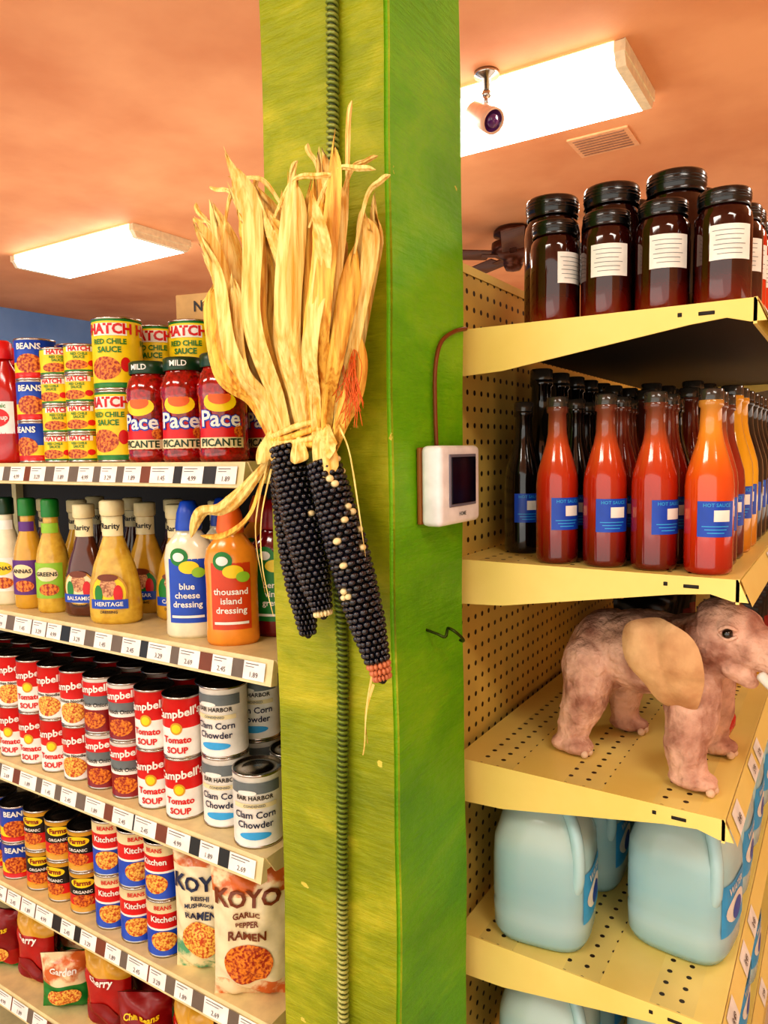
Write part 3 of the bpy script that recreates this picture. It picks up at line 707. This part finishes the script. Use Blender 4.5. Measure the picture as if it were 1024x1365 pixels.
for i,(z,xf) in enumerate([(1.669,-.097),(1.34,-.108),(1.04,-.117),(.765,-.117),(.485,-.117)]):
    b=MB()
    lay=[(XP+.014,XP+.05,shelfR),(XP+.05,XP+.105,perf),(XP+.105,XP+.18,shelfR),(XP+.18,XP+.232,perf),(XP+.232,xf-.085,shelfR),(xf-.085,xf-.03,perf),(xf-.03,xf,shelfR)]
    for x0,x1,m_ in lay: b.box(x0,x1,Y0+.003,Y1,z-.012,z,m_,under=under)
    b.box(xf-.002,xf+.002,Y0,Y1,z-.03,z+.0005,shelfR)
    yy=Y0+.03
    b.add([(xf+.003,Y0+.003,z-.001),(xf+.003,Y1,z-.001),(xf+.016,Y1,z-.032),(xf+.016,Y0+.003,z-.032)],[(0,3,2,1)],shelfR,False)
    while yy<2.2:
        w=.05
        if random.random()<.6:
            b.add([(xf+.0055,yy,z-.004),(xf+.0055,yy+w,z-.004),(xf+.0165,yy+w,z-.030),(xf+.0165,yy,z-.030)],[(0,3,2,1)],tagw,False)
            b.textf(random.choice(['5.99','8.49','3.29']),lambda a,c:(xf+.0132-c*.45,yy+w/2+a,z-.019+c),.012,tagt,.01)
        yy+=random.choice([.07,.1,.13])
    for ys in (Y0,2.165):
        p=[(XP+.014,z),(xf,z),(xf+.004,z-.008),(xf+.012,z-.027),(xf-.005,z-.027),(xf-.03,z-.02),(xf-.07,z-.024),(XP+.09,z-.062),(XP+.014,z-.066)]
        n=len(p); vs=[(x,ys,zz) for x,zz in p]+[(x,ys+.003,zz) for x,zz in p]
        b.add(vs,[tuple(range(n)),tuple(range(n,2*n))[::-1]]+[(k,k+n,(k+1)%n+n,(k+1)%n) for k in range(n)],shelfR,False)
        b.rbox(xf-.052,ys-.0002,z-.0125,.018,.0012,.0045,.0005,slot,None,1); b.rbox(xf-.082,ys-.0002,z-.0115,.005,.0012,.005,.0005,slot,None,1)
    GP(b.obj('shelf_%d'%(i+1)),G2,g2)

def jar(name,r,h,liq,lab=True):
    b=MB()
    b.lathe([(0,.002),(r*.9,0),(r,.005),(r,h*.74),(r*.96,h*.8),(r*.84,h*.845),(r*.84,h*.86)],liq,28)
    b.lathe([(r*.88,h*.855),(r*.93,h*.86),(r*.93,h*.865),(r*.90,h*.88),(r*.93,h*.895),(r*.93,h*.985),(r*.89,h),(0,h)],LIDBLK,28)
    for k in range(3): b.lathe([(r*.93,h*(.91+.022*k)),(r*.95,h*(.916+.022*k)),(r*.93,h*(.922+.022*k))],LIDBLK,28)
    if lab:
        b.patch(r,0,r*1.5,h*.52,h*.30,WHITE,off=.0008)
        for k in range(6): b.patch(r,-.1+.05*(k%2),r*(1.1-.12*(k%3)),h*(.62-.04*k),h*.005,GREY,off=.0012)
    return b.mesh(name)
JS=jar('honey_jar',.0325,.136,GLASSAM); JL=jar('honey_jar',.041,.195,GLASSAM); JR=jar('jam_jar',.03,.15,GLASSRED)
z=1.669
for x,m_,r_ in ((-.352,JS,70),(-.281,JS,24),(-.210,JS,28),(-.139,JS,24)): put(m_,'honey_jar',x,.998,z,r_)
for x in (-.385,-.298,-.211): put(JL,'honey_jar',x,1.082,z,120)
put(JS,'honey_jar',-.135,1.075,z,30)
for j in range(3):
    for x in (-.298,-.211): put(JL,'honey_jar',x,1.172+.09*j,z,random.uniform(0,120))
for j in range(8): put(JR,'jam_jar',-.135,1.15+.067*j,z,40)
for j in range(7):
    for x in (-.30,-.22): put(JS,'honey_jar',x,1.46+.08*j,z,30)
def sauce(mm,lab=BLUE,cap=BLACK):
    b=MB()
    prof=[(0,.002),(.025,0),(.0285,.004),(.029,.01),(.029,.11),(.0275,.125),(.022,.145),(.016,.165),(.0133,.18),(.0125,.207),(.0148,.209),(.0148,.216),(.013,.218)]
    b.lathe(prof,mm,30); b.lathe([(.0138,.214),(.0145,.216),(.0145,.229),(.0125,.2305),(0,.2305)],cap,20)
    b.patch(.029,0,.046,.070,.044,lab,off=.0007); b.patch(.029,.2,.020,.074,.014,WHITE,off=.0012); b.text('HOT SAUCE',.029,0,.087,.006,LBLUE,off=.0014)
    for k in range(3): b.patch(.029,-.05,.032-.006*k,.061-.004*k,.0012,LBLUE,off=.0012)
    return b.mesh('sauce_bottle')
capm=mat('bottle_cap_smoke',(60,55,48),.2,coat=.5)
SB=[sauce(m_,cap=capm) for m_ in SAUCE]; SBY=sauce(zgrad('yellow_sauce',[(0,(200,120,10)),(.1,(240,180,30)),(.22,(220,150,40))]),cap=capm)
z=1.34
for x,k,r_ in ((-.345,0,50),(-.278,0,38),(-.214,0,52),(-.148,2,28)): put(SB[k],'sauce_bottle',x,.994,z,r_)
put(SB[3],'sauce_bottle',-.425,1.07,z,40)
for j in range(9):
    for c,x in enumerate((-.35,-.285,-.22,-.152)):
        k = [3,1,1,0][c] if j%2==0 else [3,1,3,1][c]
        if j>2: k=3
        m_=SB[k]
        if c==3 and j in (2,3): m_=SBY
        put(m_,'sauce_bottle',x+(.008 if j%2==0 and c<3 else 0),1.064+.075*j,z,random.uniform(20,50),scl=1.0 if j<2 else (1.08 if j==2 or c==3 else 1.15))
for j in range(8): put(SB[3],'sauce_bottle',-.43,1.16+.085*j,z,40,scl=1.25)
# water jugs
jugm=mat('jug_plastic',(200,232,232),.25,spec=.5,noise=((180,218,224),7,.35,.65),sss=.3,trans=.1)
n_=[3.6]*9+[2.6,2.2,2,2]
def jug():
    b=MB(); prof=[(0,.004),(.055,.0),(.066,.004),(.072,.016),(.0735,.05),(.0720,.057),(.0735,.064),(.0735,.12),(.072,.15),(.064,.18),(.046,.206),(.024,.222),(.018,.232)]
    b.lathe(prof,zgrad('jug_plastic_water',[(0,(158,206,218)),(.04,(194,226,228)),(.09,(176,218,224)),(.14,(186,224,226)),(.165,(208,232,226)),(.23,(216,236,228))],rough=.2,coat=.3,sss=.25,trans=.22),48,n=n_)
    b.lathe([(.021,.228),(.0215,.23),(.0215,.245),(.019,.248),(0,.248)],mat('jug_cap_blue',(30,90,200),.3),24)
    M=Matrix.Rotation(math.radians(45),4,'Z')
    b.tube(catmull([(0,-.03,.212),(0,-.052,.208),(0,-.072,.188),(0,-.083,.155),(0,-.083,.115),(0,-.076,.095)],6),.009,jugm,12,M=M)
    k=lambda t:.0735*(abs(math.cos(t))**3.6+abs(math.sin(t))**3.6)**(-1/3.6)
    b.patch(k,1.45,.085,.085,.075,LBLUE,off=.001); b.patch(k,1.45,.07,.08,.04,WHITE,'oval',off=.0016); b.patch(k,1.5,.04,.075,.03,BLUE,'oval',off=.002); b.text('WATER',k,1.42,.11,.016,WHITE,off=.002)
    return b.mesh('water_jug')
JG=jug()
z=.765
for (x,y,r_) in ((-.376,1.04,8),(-.19,1.125,-6),(-.372,1.215,4),(-.19,1.295,0),(-.372,1.385,0),(-.19,1.465,0),(-.372,1.555,0),(-.19,1.64,0),(-.372,1.73,0),(-.19,1.82,0)): put(JG,'water_jug',x,y,z,r_)
z=.485
for (x,y,r_) in ((-.37,1.045,8),(-.19,1.13,-6),(-.372,1.22,4),(-.19,1.31,0),(-.372,1.39,0),(-.19,1.49,0),(-.372,1.57,0)): put(JG,'water_jug',x,y,z,r_)

# ------------------------------------------------------------------ plush elephant
plush=mat('elephant_plush',(230,184,160),.85,noise=((156,104,84),26,.3,.6),bump=(60,1,.009))
earm=mat('elephant_ear_plush',(236,192,142),.85,noise=((190,138,94),20,.3,.7),bump=(60,.6,.005))
padm=mat('elephant_toe',(235,200,170),.7); eyem=mat('elephant_eye',(18,10,8),.08,coat=1)
b=MB()
def limb(P_,n=7):
    for (p,r),(q,s) in zip(P_,P_[1:]):
        p=Vector(p);q=Vector(q)
        for k in range(n+1):
            t=k/n; rr=r+(s-r)*t if not isinstance(r,tuple) else tuple(r[i]+(s[i]-r[i])*t for i in range(3))
            b.ball(p+(q-p)*t,rr,plush,2)
SZ=1.04
yaw=Matrix.Rotation(math.radians(-13),4,'Z')
b.ball((-.243,1.108,1.197),(.098,.066,.062),plush,3,yaw)
b.ball((-.305,1.122,1.190),(.056,.062,.062),plush,3,yaw)
b.ball((-.19,1.10,1.203),(.05,.060,.058),plush,3,yaw)
limb([((-.322,1.085,1.175),.044),((-.326,1.072,1.125),.034),((-.338,1.068,1.088),.0265),((-.345,1.066,1.062),.0235)])
limb([((-.35,1.060,1.053),(.026,.0235,.0125)),((-.334,1.056,1.053),(.027,.0245,.0125))],2)
limb([((-.30,1.16,1.17),.042),((-.295,1.18,1.12),.032),((-.298,1.19,1.08),.024),((-.296,1.19,1.06),.022)])
limb([((-.296,1.19,1.053),(.027,.024,.0125)),((-.285,1.188,1.053),(.026,.0235,.0125))],2)
limb([((-.175,1.065,1.17),.042),((-.172,1.048,1.125),.035),((-.178,1.036,1.09),.0285),((-.172,1.03,1.062),.025)])
limb([((-.172,1.026,1.053),(.027,.0255,.0125)),((-.158,1.021,1.053),(.027,.025,.0125))],2)
limb([((-.165,1.14,1.17),.038),((-.158,1.155,1.12),.030),((-.162,1.163,1.085),.025),((-.162,1.165,1.06),.0225)])
limb([((-.162,1.163,1.053),(.025,.0235,.0125)),((-.15,1.16,1.053),(.025,.0235,.0125))],2)
hx=-.018
limb([((-.165,1.09,1.215),.052),((-.125+hx,1.065,1.238),.046)],4)
b.ball((-.112+hx,1.058,1.250),(.046,.042,.042),plush,3)
b.ball((-.120+hx,1.060,1.270),(.034,.036,.028),plush,3)
b.ball((-.082+hx,1.05,1.238),(.036,.034,.032),plush,3)
# trunk: leaves the face forwards, dips a little and lifts at the tip
limb([((-.070+hx,1.047,1.236),.0305),((-.042+hx,1.038,1.225),.0265),((-.030,1.029,1.217),.0235),((-.004,1.020,1.217),.0205),((.020,1.013,1.232),.018),((.034,1.008,1.256),.0165),((.036,1.006,1.276),.016)])
limb([((-.104+hx,1.046,1.212),.022),((-.084+hx,1.04,1.194),.013)],4)
limb([((-.352,1.135,1.21),.012),((-.372,1.14,1.18),.008),((-.376,1.142,1.14),.006),((-.376,1.142,1.12),.009)],4)
for (c,r) in (((-.175,1.044,1.112),.0335),((-.176,1.037,1.088),.0300),((-.333,1.070,1.108),.0318),((-.342,1.067,1.082),.0268)):
    b.ball(c,(r,r,.007),plush,2)
for (c,r) in (((-.052,1.036,1.222),.0285),((-.034,1.030,1.218),.026),((-.016,1.024,1.217),.024)):
    b.ball(c,(.005,r,r),plush,2)
el=b.obj('plush_elephant')
rm=el.modifiers.new('r','REMESH'); rm.mode='VOXEL'; rm.voxel_size=.0028; rm.use_smooth_shade=True
sm=el.modifiers.new('s','SMOOTH'); sm.iterations=4; sm.factor=.5
tx=bpy.data.textures.new('wrinkle','CLOUDS'); tx.noise_scale=.022; tx.noise_depth=3
dm=el.modifiers.new('d','DISPLACE'); dm.texture=tx; dm.strength=.006; dm.mid_level=.5; dm.texture_coords='LOCAL'
def earpart(name,org,du,dv,nrm):
    b=MB(); org=Vector(org);du=Vector(du);dv=Vector(dv);nrm=Vector(nrm); N=40;K=8; vs=[];fs=[]
    for f_,o in ((0,0),(1,.006)):
        base=len(vs)
        vs.append(org+nrm*(.016+o))
        for k in range(1,K+1):
            r=k/K
            for j in range(N):
                t=2*PI*j/N; x=math.cos(t);y=math.sin(t)
                R_=1+.09*math.cos(3*t-2.2)+ .04*math.cos(2*t+.4)+.02*math.sin(5*t)
                bend=.016*(1-r*r)+.008*math.sin(2*t+1)*r+.004*math.sin(6*t)*r*r; th=o*math.sqrt(max(0,1-r**4))
                vs.append(org+du*x*r*R_+dv*y*r*R_+nrm*(bend+th))
        for j in range(N):
            a=(base,base+1+j,base+1+(j+1)%N); fs.append(a if f_ else a[::-1])
        for k in range(K-1):
            for j in range(N):
                a=base+1+k*N+j;c=base+1+k*N+(j+1)%N; q=(a,a+N,c+N,c); fs.append(q if f_ else q[::-1])
    b.add(vs,fs,earm)
    return b.obj(name,el)
earpart('ear_near',(-.200,1.014,1.209),(.052,-.006,-.012),(-.004,-.012,.066),(-.12,-.99,-.1))
earpart('ear_far',(-.150,1.118,1.232),(-.04,.04,0),(0,.0,.05),(.6,.75,.1))
b=MB()
b.ball((-.108+hx,1.0172,1.258),.0068,eyem,3); b.ball((-.085+hx,1.088,1.258),.0068,eyem,3)
b.tube(catmull([(-.119+hx,1.019,1.261),(-.108+hx,1.0138,1.268),(-.097+hx,1.018,1.263)],5),.0028,plush,6)
b.tube(catmull([(-.119+hx,1.019,1.256),(-.108+hx,1.0138,1.2508),(-.097+hx,1.018,1.255)],5),.0024,plush,6)
b.obj('eyes',el)
b=MB(); b.tube(catmull([(-.086,1.022,1.208),(-.066,1.004,1.194),(-.042,.997,1.194)],5),[.007,.0068,.0062,.0055,.005,.0045,.0038,.003,.0022,.0015,.001],WHITE,8); b.obj('tusk',el)
b=MB()
for (x,y) in ((-.336,1.056),(-.158,1.018),(-.152,1.16),(-.285,1.186)):
    for k in (-1,0,1): b.ball((x+.0215-abs(k)*.003,y-.003+k*.0125,1.0475),(.006,.0055,.006),padm,2)
b.obj('toes',el)
b=MB(); am=mat('apple_skin',(200,25,18),.25,coat=.4)
b.lathe([(0,.004),(.009,0),(.02,.006),(.027,.022),(.0275,.035),(.021,.047),(.01,.05),(.003,.046),(0,.044)],am,24)
b.tube([(0,0,.045),(.002,0,.058)],.0012,BROWN,6); put(b.mesh('apple'),'apple',-.165,1.235,SZ)
PK=bag('snack_bag',.11,.15,.022,[(.1,GOLD),(.6,DRED),(1,BLACK)],[('Cocoa',0,.1,.024)],YEL,21)
for j in range(5): put(PK,'snack_bag',-.19,1.52+.08*j,SZ,20); put(PK,'snack_bag',-.35,1.52+.08*j,SZ,20)

# ------------------------------------------------------------------ world + camera
w=bpy.data.worlds.new('world'); sc.world=w; w.use_nodes=True
bg=w.node_tree.nodes['Background']; bg.inputs[0].default_value=(1,.95,.86,1); bg.inputs[1].default_value=1.5
th=math.radians(32.5); p=math.atan(82/975); t=.015
Fh=Vector((-math.sin(th),math.cos(th),0)); R0=Vector((math.cos(th),math.sin(th),0))
F=Fh*math.cos(p)+Vector((0,0,-math.sin(p))); U0=R0.cross(F)
Rc=(R0-U0*t).normalized(); Uc=(U0+R0*t).normalized()
cam=bpy.data.cameras.new('camera'); co=bpy.data.objects.new('camera',cam); sc.collection.objects.link(co)
M=Matrix.Identity(4)
for i in range(3): M[i][0]=Rc[i]; M[i][1]=Uc[i]; M[i][2]=-F[i]
M[2][3]=1.5; co.matrix_world=M
cam.sensor_fit='VERTICAL'; cam.sensor_height=36; cam.lens=36*975/1365; cam.clip_start=.02
sc.camera=co
